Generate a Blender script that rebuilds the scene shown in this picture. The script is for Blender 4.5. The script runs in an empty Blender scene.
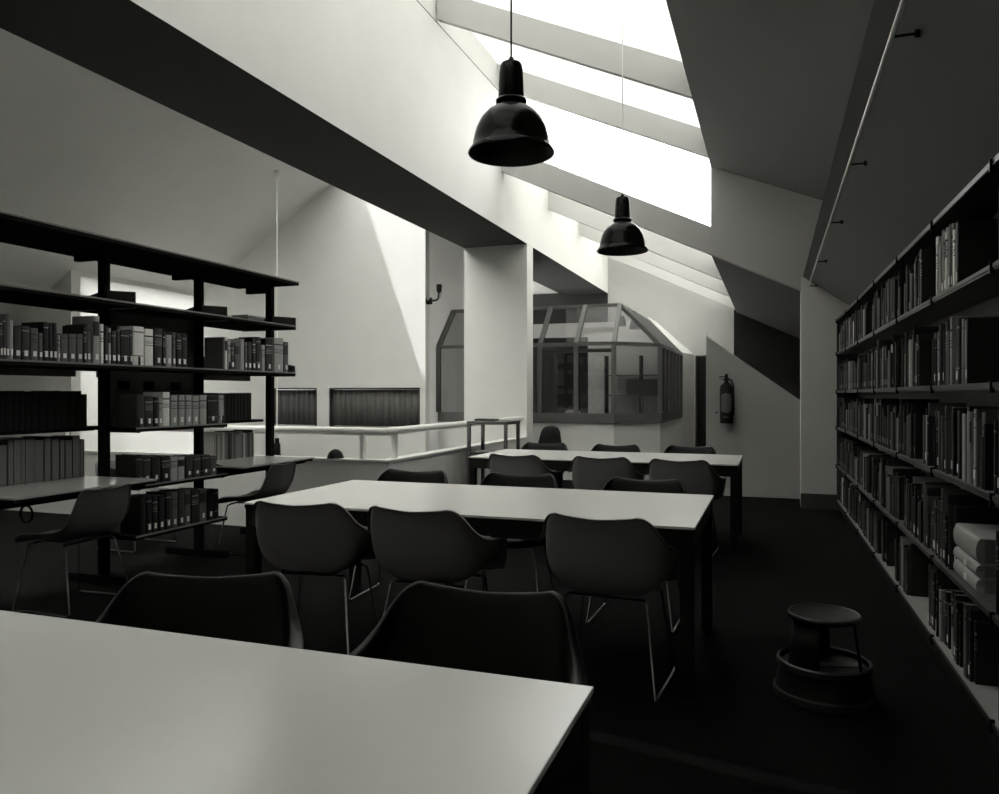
import bpy, bmesh, math, random
from mathutils import Vector, Matrix
random.seed(7)
SC = bpy.context.scene
COL = SC.collection
PI = math.pi

# ------------------------------------------------------------------ materials
def mat(name, c, rough=0.6, metal=0.0, spec=0.5, noise=0.0, scale=20.0, bump=0.0, coat=0.0):
    m = bpy.data.materials.new(name); m.use_nodes = True
    nt = m.node_tree; b = nt.nodes['Principled BSDF']
    col = (c*1.0, c*0.995, c*0.965, 1) if not isinstance(c, tuple) else (*c, 1)
    b.inputs['Base Color'].default_value = col
    b.inputs['Roughness'].default_value = rough
    b.inputs['Metallic'].default_value = metal
    b.inputs['Specular IOR Level'].default_value = spec
    b.inputs['Coat Weight'].default_value = coat
    if noise or bump:
        tc = nt.nodes.new('ShaderNodeTexCoord'); nz = nt.nodes.new('ShaderNodeTexNoise')
        nz.inputs['Scale'].default_value = scale; nz.inputs['Detail'].default_value = 4
        nt.links.new(tc.outputs['Object'], nz.inputs['Vector'])
        if noise:
            mx = nt.nodes.new('ShaderNodeMix'); mx.data_type = 'RGBA'
            mx.inputs['A'].default_value = tuple(max(0, x*(1-noise)) for x in col[:3])+(1,)
            mx.inputs['B'].default_value = tuple(min(1, x*(1+noise)) for x in col[:3])+(1,)
            nt.links.new(nz.outputs['Fac'], mx.inputs['Factor'])
            nt.links.new(mx.outputs['Result'], b.inputs['Base Color'])
        if bump:
            bp = nt.nodes.new('ShaderNodeBump'); bp.inputs['Strength'].default_value = bump
            bp.inputs['Distance'].default_value = 0.004
            nt.links.new(nz.outputs['Fac'], bp.inputs['Height'])
            nt.links.new(bp.outputs['Normal'], b.inputs['Normal'])
    return m

def translucent(name, c):
    m = bpy.data.materials.new(name); m.use_nodes = True
    nt = m.node_tree; nt.nodes.clear()
    o = nt.nodes.new('ShaderNodeOutputMaterial'); t = nt.nodes.new('ShaderNodeBsdfTranslucent')
    d = nt.nodes.new('ShaderNodeBsdfDiffuse'); mx = nt.nodes.new('ShaderNodeMixShader')
    t.inputs['Color'].default_value = (c, c, c*.97, 1); d.inputs['Color'].default_value = (.8, .8, .78, 1)
    mx.inputs['Fac'].default_value = 0.12
    nt.links.new(t.outputs[0], mx.inputs[1]); nt.links.new(d.outputs[0], mx.inputs[2]); nt.links.new(mx.outputs[0], o.inputs[0])
    return m

def glass(name, tint=0.9, refl=0.08, pow_=None):
    m = bpy.data.materials.new(name); m.use_nodes = True
    nt = m.node_tree; nt.nodes.clear()
    o = nt.nodes.new('ShaderNodeOutputMaterial'); t = nt.nodes.new('ShaderNodeBsdfTransparent')
    g = nt.nodes.new('ShaderNodeBsdfGlossy'); mx = nt.nodes.new('ShaderNodeMixShader')
    t.inputs['Color'].default_value = (tint, tint, tint, 1); g.inputs['Roughness'].default_value = 0.02
    lw = nt.nodes.new('ShaderNodeLayerWeight'); lw.inputs['Blend'].default_value = .5
    pw = nt.nodes.new('ShaderNodeMath'); pw.operation = 'POWER'; pw.inputs[1].default_value = 5
    f = nt.nodes.new('ShaderNodeMath'); f.operation = 'MULTIPLY_ADD'; f.inputs[1].default_value = .9; f.inputs[2].default_value = .04
    nt.links.new(lw.outputs['Facing'], pw.inputs[0]); nt.links.new(pw.outputs[0], f.inputs[0]); nt.links.new(f.outputs[0], mx.inputs['Fac'])
    nt.links.new(t.outputs[0], mx.inputs[1]); nt.links.new(g.outputs[0], mx.inputs[2]); nt.links.new(mx.outputs[0], o.inputs[0])
    return m

M = {}
M['wall'] = mat('white_plaster', .78, .75, noise=.04, scale=3, bump=.15)
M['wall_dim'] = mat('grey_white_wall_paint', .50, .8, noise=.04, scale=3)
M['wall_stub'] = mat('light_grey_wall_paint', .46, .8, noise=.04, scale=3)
M['soffit'] = mat('shade_toned_soffit', .08, .9, spec=.2)  # shade under the beam worked into its base colour
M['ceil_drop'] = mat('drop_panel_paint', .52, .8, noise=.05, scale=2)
M['ceil_low'] = mat('low_soffit_shade_tone', .14, .8, noise=.05, scale=2)  # darker base colour stands for the shade beyond the roof step
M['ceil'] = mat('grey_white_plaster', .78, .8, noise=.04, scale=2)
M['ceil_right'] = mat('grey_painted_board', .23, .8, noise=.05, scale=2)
M['grey'] = mat('grey_paint', .06, .6)
M['carpet'] = mat('dark_carpet', .0035, 1.0, spec=.1, noise=.5, scale=60, bump=.6)
M['steel_black'] = mat('black_enamel', .011, .55, spec=.2)
M['shelf_black'] = mat('black_shelf_enamel', .014, 1.0, spec=0.0)
M['steel_dark'] = mat('dark_grey_enamel', .05, .4)
M['steel_mid'] = mat('mid_grey_enamel', .12, .45)
M['bracket'] = mat('grey_bracket_enamel', .07, .45)
M['shelf_edge'] = mat('worn_steel', .09, .4, metal=.4)
M['edge_pale'] = mat('edge_painted_highlight', .22, .5)  # pale colour paints the light caught along the left shelf edges
M['laminate'] = mat('white_laminate', .80, .24, spec=.9, noise=.02, scale=40)
M['laminate_grey'] = mat('grey_laminate', .42, .25, noise=.03, scale=40)
M['chrome'] = mat('chrome', .5, .18, metal=1)
M['shell'] = mat('charcoal_polypropylene', .26, .5, spec=.5, noise=.05, scale=300, bump=.12)
M['shell_black'] = mat('black_polypropylene', .006, .45, spec=.3, noise=.05, scale=300, bump=.12)
M['shell_grey'] = mat('grey_polypropylene', .13, .42, noise=.05, scale=300, bump=.12)
M['lamp'] = mat('black_gloss_enamel', .004, .16, spec=.12)
M['lamp_in'] = mat('dark_inner_enamel', .01, .4, spec=.3)
M['white_gloss'] = mat('white_gloss_paint', .82, .35)
M['rafter'] = mat('white_painted_timber', .52, .6)
M['mullion'] = mat('grey_bronze_frame', .13, .35)
M['mullion_dark'] = mat('dark_frame', .03, .4)
M['black'] = mat('black_void_paint', .006, .9)
M['pages'] = mat('paper_pages', .22, .8, noise=.2, scale=150)
M['tag'] = mat('white_paper_tag', .95, .7)
M['rubber'] = mat('black_rubber', .01, .7)
M['bulb'] = mat('opal_bulb', .6, .2)
M['timber'] = mat('dark_timber', .02, .6, noise=.3, scale=8)
M['glass'] = glass('clear_glass', .92)
M['glass_dark'] = glass('tinted_glass', .70)
M['frost'] = translucent('frosted_rooflight_glass', .48)
M['frost_low'] = translucent('lower_rooflight_glass', .60)
M['frost_clear'] = translucent('opal_rooflight_glass', .95)

def brick():
    m = mat('dark_brick', .012, .9); nt = m.node_tree; b = nt.nodes['Principled BSDF']
    tc = nt.nodes.new('ShaderNodeTexCoord'); mp = nt.nodes.new('ShaderNodeMapping'); mp.inputs['Rotation'].default_value = (PI/2, 0, 0)
    br = nt.nodes.new('ShaderNodeTexBrick'); br.inputs['Scale'].default_value = 4.5
    br.inputs['Color1'].default_value = (.012, .012, .011, 1); br.inputs['Color2'].default_value = (.02, .02, .019, 1); br.inputs['Mortar'].default_value = (.006, .006, .006, 1)
    nt.links.new(tc.outputs['Object'], mp.inputs[0]); nt.links.new(mp.outputs[0], br.inputs['Vector']); nt.links.new(br.outputs['Color'], b.inputs['Base Color'])
    return m
M['brick'] = brick()

def curtain_mat():
    m = mat('grey_curtain', .13, .9); nt = m.node_tree; b = nt.nodes['Principled BSDF']
    tc = nt.nodes.new('ShaderNodeTexCoord'); w = nt.nodes.new('ShaderNodeTexNoise'); w.inputs['Scale'].default_value = 14
    mp = nt.nodes.new('ShaderNodeMapping'); mp.inputs['Scale'].default_value = (3, 1, .15)
    r = nt.nodes.new('ShaderNodeValToRGB'); r.color_ramp.elements[0].color = (.06, .06, .058, 1); r.color_ramp.elements[1].color = (.2, .2, .19, 1)
    nt.links.new(tc.outputs['Object'], mp.inputs[0]); nt.links.new(mp.outputs[0], w.inputs['Vector']); nt.links.new(w.outputs['Fac'], r.inputs[0]); nt.links.new(r.outputs[0], b.inputs['Base Color'])
    return m
M['curtain'] = curtain_mat()

TONE = [.006, .013, .035, .11, .38, .85]
def cover_mat(t, k):
    """book cloth; k selects the printed pattern: 0 plain, 1 two bands, 2 title lines, 3 dark title block"""
    c = TONE[t]; m = mat('book_cloth_%d_%d' % (t, k), c, .55, noise=.12, scale=60)
    if k:
        nt = m.node_tree; b = nt.nodes['Principled BSDF']; src = b.inputs['Base Color'].links[0].from_socket
        tc = nt.nodes.new('ShaderNodeTexCoord'); sp = nt.nodes.new('ShaderNodeSeparateXYZ'); nt.links.new(tc.outputs['Generated'], sp.inputs[0])
        r = nt.nodes.new('ShaderNodeValToRGB'); r.color_ramp.interpolation = 'CONSTANT'
        e = r.color_ramp.elements; e[0].position = 0; e[0].color = (0, 0, 0, 1); e[1].position = .999; e[1].color = (0, 0, 0, 1)
        spans = {1: [(.24, .26), (.84, .87)], 2: [(.55, .57), (.60, .61), (.64, .66), (.70, .71), (.78, .82)], 3: [(.58, .88)]}[k]
        for a, z in spans:
            x = e.new(a); x.color = (1, 1, 1, 1); x = e.new(z); x.color = (0, 0, 0, 1)
        nt.links.new(sp.outputs['Z'], r.inputs[0])
        mx = nt.nodes.new('ShaderNodeMix'); mx.data_type = 'RGBA'
        o = .3 if c < .1 else .025
        mx.inputs['B'].default_value = (o, o, o*.96, 1)
        lt = nt.nodes.new('ShaderNodeMath'); lt.operation = 'LESS_THAN'; lt.inputs[1].default_value = .03
        ml = nt.nodes.new('ShaderNodeMath'); ml.operation = 'MULTIPLY'
        nt.links.new(sp.outputs['Y'], lt.inputs[0]); nt.links.new(lt.outputs[0], ml.inputs[0]); nt.links.new(r.outputs[0], ml.inputs[1])
        nt.links.new(ml.outputs[0], mx.inputs['Factor']); nt.links.new(src, mx.inputs['A']); nt.links.new(mx.outputs['Result'], b.inputs['Base Color'])
    return m
CV = {(t, k): cover_mat(t, k) for t in range(6) for k in range(4)}

# ------------------------------------------------------------------ mesh helpers
class MB:
    def __init__(s): s.v = []; s.f = []; s.mi = []
    def add(s, v, f, mi=0):
        n = len(s.v); s.v += [tuple(p) for p in v]; s.f += [tuple(i+n for i in q) for q in f]; s.mi += [mi]*len(f); return s
    def box(s, x0, x1, y0, y1, z0, z1, mi=0):
        v = [(x, y, z) for z in (z0, z1) for y in (y0, y1) for x in (x0, x1)]
        return s.add(v, [(0,2,3,1),(4,5,7,6),(0,1,5,4),(2,6,7,3),(0,4,6,2),(1,3,7,5)], mi)
    def prism(s, poly, d, mi=0):
        n = len(poly); d = Vector(d); a = [Vector(p) for p in poly]
        nrm = Vector((0,0,0))
        for i in range(n): nrm += a[i].cross(a[(i+1) % n])
        if nrm.dot(d) > 0: a = a[::-1]
        v = a+[p+d for p in a]
        return s.add(v, [tuple(range(n)), tuple(range(2*n-1, n-1, -1))]+[((i+1) % n, i, i+n, (i+1) % n+n) for i in range(n)], mi)
    def bar(s, p, q, w, h, up=(0,0,1), mi=0):
        p = Vector(p); q = Vector(q); d = (q-p).normalized(); up = Vector(up)
        if abs(d.dot(up)) > .99: up = Vector((0,1,0))
        a = d.cross(up).normalized()*w/2; b = d.cross(a).normalized()*h/2
        v = [c+sx*a+sy*b for c in (p, q) for sx, sy in ((-1,-1),(1,-1),(1,1),(-1,1))]
        return s.add(v, [(3,2,1,0),(4,5,6,7)]+[(i, (i+1) % 4, (i+1) % 4+4, i+4) for i in range(4)], mi)
    def tube(s, pts, r, n=8, mi=0, cap=True):
        pts = [Vector(p) for p in pts]; rings = []
        prev = None
        for i, p in enumerate(pts):
            d = ((pts[min(i+1, len(pts)-1)]-p).normalized()+(p-pts[max(i-1, 0)]).normalized())
            d.normalize()
            if prev is None:
                u = Vector((0,0,1)) if abs(d.z) < .9 else Vector((0,1,0)); a = d.cross(u).normalized()
            else: a = (prev-d*prev.dot(d)).normalized()
            prev = a; b = d.cross(a)
            rr = r[i] if isinstance(r, (list, tuple)) else r
            rings.append([p+rr*(math.cos(t)*a+math.sin(t)*b) for t in [2*PI*k/n for k in range(n)]])
        v = [x for rg in rings for x in rg]; f = []
        for i in range(len(pts)-1):
            for k in range(n): f.append((i*n+k, i*n+(k+1) % n, (i+1)*n+(k+1) % n, (i+1)*n+k))
        if cap: f += [tuple(range(n-1, -1, -1)), tuple(range((len(pts)-1)*n, len(pts)*n))]
        return s.add(v, f, mi)
    def lathe(s, prof, c=(0,0,0), n=32, mi=0, sx=1, sy=1):
        v = []; f = []
        for r, z in prof: v += [(c[0]+sx*r*math.cos(2*PI*k/n), c[1]+sy*r*math.sin(2*PI*k/n), c[2]+z) for k in range(n)]
        for i in range(len(prof)-1):
            for k in range(n): f.append((i*n+k, i*n+(k+1) % n, (i+1)*n+(k+1) % n, (i+1)*n+k))
        return s.add(v, f, mi)
    def build(s, name, mats, parent=None, smooth=False, bevel=0, loc=None):
        me = bpy.data.meshes.new(name); me.from_pydata(s.v, [], s.f)
        if not isinstance(mats, (list, tuple)): mats = [mats]
        for m in mats: me.materials.append(m)
        if len(mats) > 1: me.polygons.foreach_set('material_index', s.mi)
        if smooth:
            me.shade_smooth()
            try: me.set_sharp_from_angle(angle=math.radians(35))
            except Exception: pass
        me.update()
        o = bpy.data.objects.new(name, me); COL.objects.link(o)
        if parent: o.parent = parent
        if loc: o.location = loc
        if bevel:
            b = o.modifiers.new('bevel', 'BEVEL'); b.width = bevel; b.segments = 2; b.limit_method = 'ANGLE'
        return o

def tag(o, label, cat, group=None, kind=None):
    if label: o['label'] = label
    if cat: o['category'] = cat
    if group: o['group'] = group
    if kind: o['kind'] = kind
    return o
def struct(o, label=None):
    o['kind'] = 'structure'
    if label: o['label'] = label
    return o
def thing(name, label, cat, loc=(0,0,0), rz=0, group=None):
    e = bpy.data.objects.new(name, None); COL.objects.link(e); e.location = loc; e.rotation_euler = (0, 0, rz); e.empty_display_size = .1
    return tag(e, label, cat, group)
def copy_tree(o, parent=None):
    c = o.copy(); COL.objects.link(c)
    if parent: c.parent = parent
    for ch in list(o.children): copy_tree(ch, c)
    return c

# ------------------------------------------------------------------ camera (pure place data: eye height 1.28 m, level)
F = 770.0; YAW = math.radians(19.53); HC = 1.28; V0 = 394.5
cam = bpy.data.cameras.new('camera'); co = bpy.data.objects.new('camera', cam); COL.objects.link(co)
co.location = (0, 0, HC); co.rotation_euler = (PI/2, 0, YAW)
cam.sensor_width = 36; cam.lens = F*36/999; cam.shift_y = -(397-V0)/999; cam.clip_start = .02
SC.camera = co
def ratio(u):      # X/Y of the vertical plane through image column u
    k = (u-499.5)/F
    return (-math.sin(YAW)+math.cos(YAW)*k)/(math.cos(YAW)+math.sin(YAW)*k)
def Yat(u, x): return x/ratio(u)
def Zat(v, x, y): return HC+(V0-v)/F*(-math.sin(YAW)*x+math.cos(YAW)*y)

# ------------------------------------------------------------------ room shell
XW = -3.27            # tall white wall carrying the rooflights
YB = -2.6; YF = 9.3; YE = 16.05
def zu(x): return 3.94-.413*(x+.68)        # right upper soffit
def zr(x): return 4.04-.443*(x+.68)        # upper rafter bottoms
def zl(x): return 2.92-.472*(x+.68)        # lower rafter bottoms
def zc(x): return 3.0+.646*(x+9.08)        # left ceiling
m = MB(); m.box(-12, 1.1, YB, 6.28, -.2, 0); m.box(-3.34, 1.1, 6.28, 16.3, -.2, 0); m.box(-12, -9.2, 6.28, 16.3, -.2, 0); m.box(-9.2, -3.34, 10.75, 16.3, -.2, 0)
struct(m.build('floor', M['carpet']), 'dark carpeted library floor')
struct(MB().box(-9.3, -3.2, 6.1, 10.9, -2.8, -2.7).build('floor_stair', M['carpet']), 'dark landing at the bottom of the stair void')
m = MB(); m.box(-9.3, -9.2, 6.1, 10.75, -2.7, -.2); m.box(-9.2, -3.2, 6.1, 6.2, -2.7, -.2); m.box(-3.34, -3.2, 6.2, 10.75, -2.7, -.2); m.box(-9.2, -3.34, 10.65, 10.75, -2.7, 0)
struct(m.build('wall_stair', M['wall']))

# tall white wall over the beam, beam and column
m = MB(); m.box(XW-.1, XW, YB, 16.05, 3.41, 5.12)
struct(m.build('wall_skylight', M['wall']), 'tall white wall between beam and rooflights')
struct(MB().box(XW-.1, XW-.012, YB, 16.05, 5.12, 5.145).build('trim_1', M['black']), 'thin dark shadow gap along the top of the white wall')
struct(MB().box(XW-.2, XW-.05, YB, 16.05, 5.145, 5.85).build('wall_skylight_upper', M['wall']))
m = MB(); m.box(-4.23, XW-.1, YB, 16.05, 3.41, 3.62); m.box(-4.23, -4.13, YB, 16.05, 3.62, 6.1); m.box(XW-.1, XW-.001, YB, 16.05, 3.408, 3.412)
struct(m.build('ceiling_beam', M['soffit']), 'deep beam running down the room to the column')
struct(MB().box(-4.23, XW, 10.38, 10.67, 0, 3.41).build('wall_column', M['wall'], bevel=.004), 'square white column under the beam')

# left sloping ceiling with unseen rooflights added to light the gable side
def lc(x0, x1, y0, y1, mb): mb.prism([(x0, y0, zc(x0)), (x1, y0, zc(x1)), (x1, y1, zc(x1)), (x0, y1, zc(x0))], (0, 0, .18))
OX0, OX1 = -6.23, -4.4; OXR = -5.45; OXL = -6.5
m = MB(); lc(-12, OXL, YB, 8.16, m); lc(-9.25, OXL, 8.16, 16.2, m); lc(OXL, OX0, 8.5, 16.2, m); lc(OX1, -4.13, YB, 16.2, m); lc(OXL, OX1, YB, 1.0, m); lc(OX0, OX1, 8.5, 9.27, m); lc(OXR, OX1, 9.27, 10.55, m); lc(OX0, OX1, 10.55, 16.2, m)
struct(m.build('ceiling_left', M['ceil']), 'sloping grey plaster ceiling on the left')
m = MB(); m.prism([(OXL, 1, zc(OXL)+.1), (OX1, 1, zc(OX1)+.1), (OX1, 8.5, zc(OX1)+.1), (OXL, 8.5, zc(OXL)+.1)], (0, 0, .012))  # unseen pane added as fill light for the left side
struct(m.build('window_1', M['frost_clear']), 'unseen frosted rooflight added as fill for the left side')
m = MB(); m.prism([(OX0, 9.27, zc(OX0)+.1), (OXR, 9.27, zc(OXR)+.1), (OXR, 10.55, zc(OXR)+.1), (OX0, 10.55, zc(OX0)+.1)], (0, 0, .008))  # unseen opening placed and shaped to throw sun onto the gable
struct(m.build('window_2', M['glass']), 'unseen clear rooflight added to cast the gable sun patch')

# gable wall Y 10.6 with two curtained windows
GY = 10.6
m = MB(); m.box(-9.08, -4.95, GY, GY+.15, -.2, .76)
wins = [(-7.75, -6.85), (-6.63, -5.04)]
xs = [-9.08, wins[0][0], wins[0][1], wins[1][0], wins[1][1], -4.95]
for a, b in ((xs[0], xs[1]), (xs[2], xs[3]), (xs[4], xs[5])): m.box(a, b, GY, GY+.15, .76, 1.385)
m.prism([(-9.08, GY, 1.385), (-4.95, GY, 1.385), (-4.95, GY, zc(-4.95)+.02), (-9.08, GY, zc(-9.08)+.02)], (0, .15, 0))
struct(m.build('wall_gable', M['wall']), 'white gable wall with a slanting patch of sunlight')
for i, (a, b) in enumerate(wins):
    w = struct(MB().box(a, b, GY+.13, GY+.14, .76, 1.385).build('window_%d' % (i+3), M['glass']), 'curtained window low in the gable wall')
    f = MB(); f.box(a, b, GY+.02, GY+.13, 1.36, 1.385); f.box(a, a+.03, GY+.02, GY+.13, .76, 1.36); f.box(b-.03, b, GY+.02, GY+.13, .76, 1.36); f.box(a, b, GY+.02, GY+.13, .76, .78)
    f.build('window_frame', M['mullion_dark'], w)
    c = MB(); n = 160; cv = []
    for k in range(n+1):
        x = a+.035+(b-a-.07)*k/n
        y = GY+.085+.014*math.sin(x*58+1.3*math.sin(x*7))+.006*math.sin(x*131)
        cv += [(x, y, .785), (x, y+.004*math.sin(x*40), 1.355)]
    c.add(cv, [(2*k, 2*k+2, 2*k+3, 2*k+1) for k in range(n)])
    cu = c.build('curtain', M['curtain'], smooth=True)
    tag(cu, ['gathered grey curtain in the narrower gable window beside the shelving', 'gathered grey curtain filling the wide window of the gable wall'][i], 'curtain', 'curtains in the gable windows')
    cu.modifiers.new('s', 'SOLIDIFY').thickness = .003

# left: return wall at Y 8 and frosted pane added beyond it to brighten the side wall
m = MB(); m.prism([(-12, 8, 0), (-9.08, 8, 0), (-9.08, 8, zc(-9.08)+.02), (-12, 8, zc(-12)+.02)], (0, .15, 0))
struct(m.build('wall_return', M['wall']), 'grey shaded wall behind the shelving')
m = MB(); m.box(-9.2, -9.08, 8.15, GY, 0, .3); m.box(-9.2, -9.08, 8.15, GY, 2.93, 3.05)
struct(m.build('wall_stair_side', M['wall']))
w = struct(MB().box(-9.10, -9.085, 8.15, GY, .3, 2.93).build('window_5', M['frost']), 'tall frosted pane added to brighten the stair side wall')
struct(MB().box(-12.1, -12, YB, 16.2, 0, 1.3).build('wall_left', M['wall']))
struct(MB().box(-12.1, 1.15, YB-.15, YB, 0, 6.5).build('wall_back', M['wall']))
# wall behind the glass office, left
struct(MB().box(-9.2, -4.45, 12.7, 12.85, 0, 6.2).build('wall_office_left', M['wall']))

# far end
DX0, DX1 = -1.475, -.62
m = MB()
m.prism([(XW, YE, 2.07), (-.73, YE, 2.07), (-.73, YE, zl(-.73)+.35), (XW, YE, zl(XW)+.35)], (0, .12, 0))
m.box(XW, DX0, YE, YE+.12, 0, 2.07)
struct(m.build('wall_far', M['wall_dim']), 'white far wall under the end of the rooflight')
struct(MB().box(-6.4, XW, YE+.05, YE+.2, 0, 6.3).build('wall_far_left', M['wall']))
struct(MB().box(-6.4, XW, YE-.02, YE+.05, 2.6, 3.46).build('trim_2', M['timber']), 'dark timber panel over the glass office')
struct(MB().box(-.73, 1.2, YE, YE+.15, 0, 3.4).build('wall_brick', M['brick']), 'unlit dark brick wall at the far right')
d = struct(MB().box(DX0+.03, DX1, YE+.03, YE+.07, 0, 2.04).build('door_1', M['black']), 'black door at the far end')
f = MB(); f.box(DX0, DX0+.03, YE-.01, YE+.1, 0, 2.07); f.box(DX0, DX1, YE-.01, YE+.1, 2.04, 2.07)
f.build('door_frame', M['mullion_dark'], d)
MB().box(-.75, -.65, YE+.0, YE+.03, 1.0, 1.02).build('door_handle', M['chrome'], d)

# slant-topped white wall carrying the extinguisher
m = MB(); m.prism([(-.8, 10.13, 0), (1.0, 10.13, 0), (1.0, 10.13, .71), (-.8, 10.13, 2.03)], (0, .14, 0))
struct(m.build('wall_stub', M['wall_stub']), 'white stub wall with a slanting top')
# pier W2 and lintel F (same plane)
m = MB(); m.prism([(.30, YF, 0), (1.05, YF, 0), (1.05, YF, 2.6), (.30, YF, 2.6)], (0, .25, 0))
struct(m.build('wall_pier', M['wall']), 'white pier at the end of the bookcases')
struct(MB().box(.296, .98, YF-.012, YF, 0, .17).build('baseboard_pier', M['grey']), 'dark skirting on the pier')
m = MB(); m.prism([(-.68, YF, zl(-.68)), (.30, YF, zl(.30)), (.30, YF, zu(.30)+.1), (-.68, YF, zu(-.68)+.3)], (0, .13, 0)); m.prism([(.30, YF, 2.6), (1.05, YF, 2.6), (1.05, YF, zu(1.05)+.1), (.30, YF, zu(.30)+.1)], (0, .13, 0))
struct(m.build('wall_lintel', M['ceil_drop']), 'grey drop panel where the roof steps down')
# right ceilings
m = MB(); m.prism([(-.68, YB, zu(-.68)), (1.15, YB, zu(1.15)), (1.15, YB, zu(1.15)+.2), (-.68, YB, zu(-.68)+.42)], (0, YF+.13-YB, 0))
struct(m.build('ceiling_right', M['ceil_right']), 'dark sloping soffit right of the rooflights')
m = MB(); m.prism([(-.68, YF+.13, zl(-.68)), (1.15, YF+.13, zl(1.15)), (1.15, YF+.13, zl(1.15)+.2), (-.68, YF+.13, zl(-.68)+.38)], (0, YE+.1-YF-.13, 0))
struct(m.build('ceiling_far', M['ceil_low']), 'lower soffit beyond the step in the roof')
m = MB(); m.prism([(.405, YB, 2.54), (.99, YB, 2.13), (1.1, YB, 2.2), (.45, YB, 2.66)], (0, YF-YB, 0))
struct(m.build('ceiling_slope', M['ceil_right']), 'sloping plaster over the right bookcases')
m = MB(); m.prism([(.322, YB, 2.605), (.404, YB, 2.541), (.45, YB, 2.66), (.36, YB, 2.72)], (0, YF-YB, 0))
struct(m.build('trim_3', M['grey']), 'dark edge board along the sloping plaster')
struct(MB().box(.99, 1.15, YB, YE+.1, 0, 3.3).build('wall_right', M['wall']))

# opaque roof near the back wall, rooflight glass, rafters
m = MB(); m.prism([(XW-.1, YB, zr(XW)), (-.68, YB, zr(-.68)), (-.68, YB, zr(-.68)+.3), (XW-.1, YB, zr(XW)+.3)], (0, .9-YB, 0))
struct(m.build('ceiling_near', M['ceil']))
def pane(x0, x1, y0, y1, zf, dz): return MB().prism([(x0, y0, zf(x0)+dz), (x1, y0, zf(x1)+dz), (x1, y1, zf(x1)+dz), (x0, y1, zf(x0)+dz)], (0, 0, .012))
ys = [.9, 3.29, 5.34, 7.39, 9.36]
n = 6
for i in range(4):
    struct(pane(XW-.1, -.6, ys[i], ys[i+1], zr, .31).build('window_%d' % n, M['frost']), 'frosted upper rooflight pane'); n += 1
yl = [9.44, 11.5, 13.5, 15.6, 16.1]
for i in range(4):
    struct(pane(XW-.0, -.62, yl[i], yl[i+1], zl, .31).build('window_%d' % n, M['frost_low']), 'frosted lower rooflight pane'); n += 1
g = MB(); g.prism([(XW, 9.37, zl(XW)+.3), (-.68, 9.37, zl(-.68)+.3), (-.68, 9.37, zr(-.68)+.02), (XW, 9.37, zr(XW)+.02)], (0, .008, 0))
struct(g.build('window_%d' % n, M['glass']), 'clear upright glazing at the step in the roof'); n += 1
def rafter(y, zf, dep, w=.075, x1=-.68):
    m = MB(); m.prism([(XW-.03, y-w/2, zf(XW-.03)), (x1, y-w/2, zf(x1)), (x1, y-w/2, zf(x1)+dep), (XW-.03, y-w/2, zf(XW-.03)+dep)], (0, w, 0))
    o = m.build('rafter', M['rafter']); struct(o, 'white sloping rafter under the rooflight glass')
for y in (1.24, 3.29, 5.34, 7.39): rafter(y, zr, .30)
rafter(9.30, zr, .3, .10)
for y in (11.5, 13.5, 15.6): rafter(y, zl, .30)
rafter(9.35, zl, .32, .11)
# white upstands on the wall beyond the step
for y in (11.5, 13.5):
    struct(MB().box(XW, XW+.16, y-.05, y+.05, zl(XW)+.32, 5.25).build('trim_upstand', M['rafter']), 'white upstand seen through the step glazing')

# parapet and rail round the stair void
PT = .685
m = MB(); m.prism([(-9.2, 6.22, 0), (XW, 6.22, 0), (XW, 10.38, 0), (XW-.12, 10.38, 0), (XW-.12, 6.34, 0), (-9.2, 6.34, 0)], (0, 0, PT-.02))
struct(m.build('wall_parapet', M['wall']), 'low white parapet round the stair void')
m = MB(); m.prism([(-9.2, 6.21, PT-.02), (XW+.01, 6.21, PT-.02), (XW+.01, 10.38, PT-.02), (XW-.13, 10.38, PT-.02), (XW-.13, 6.35, PT-.02), (-9.2, 6.35, PT-.02)], (0, 0, .02))
struct(m.build('trim_4', M['white_gloss']), 'glossy white coping of the parapet')
hr = thing('handrail', 'white tubular handrail on short posts above the stair parapet', 'handrail', (XW-.06, 6.28, PT))
def L(p): return (p[0]-(XW-.06), p[1]-6.28, p[2]-PT)
m = MB(); m.tube([L((-9.15, 6.28, .94)), L((XW-.1, 6.28, .94)), L((XW-.06, 6.30, .94)), L((XW-.06, 6.34, .94)), L((XW-.06, 10.3, .94))], .038, 14)
m.build('rail', M['white_gloss'], hr, smooth=True)
for (x, y) in [(-9.0, 6.28), (-7.2, 6.28), (-5.4, 6.28), (-3.57, 6.28), (XW-.06, 6.46), (XW-.06, 8.24), (XW-.06, 10.0)]:
    a = L((x, y, 0)); MB().box(a[0]-.022, a[0]+.022, a[1]-.022, a[1]+.022, 0, .225).build('post', M['white_gloss'], hr)

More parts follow.
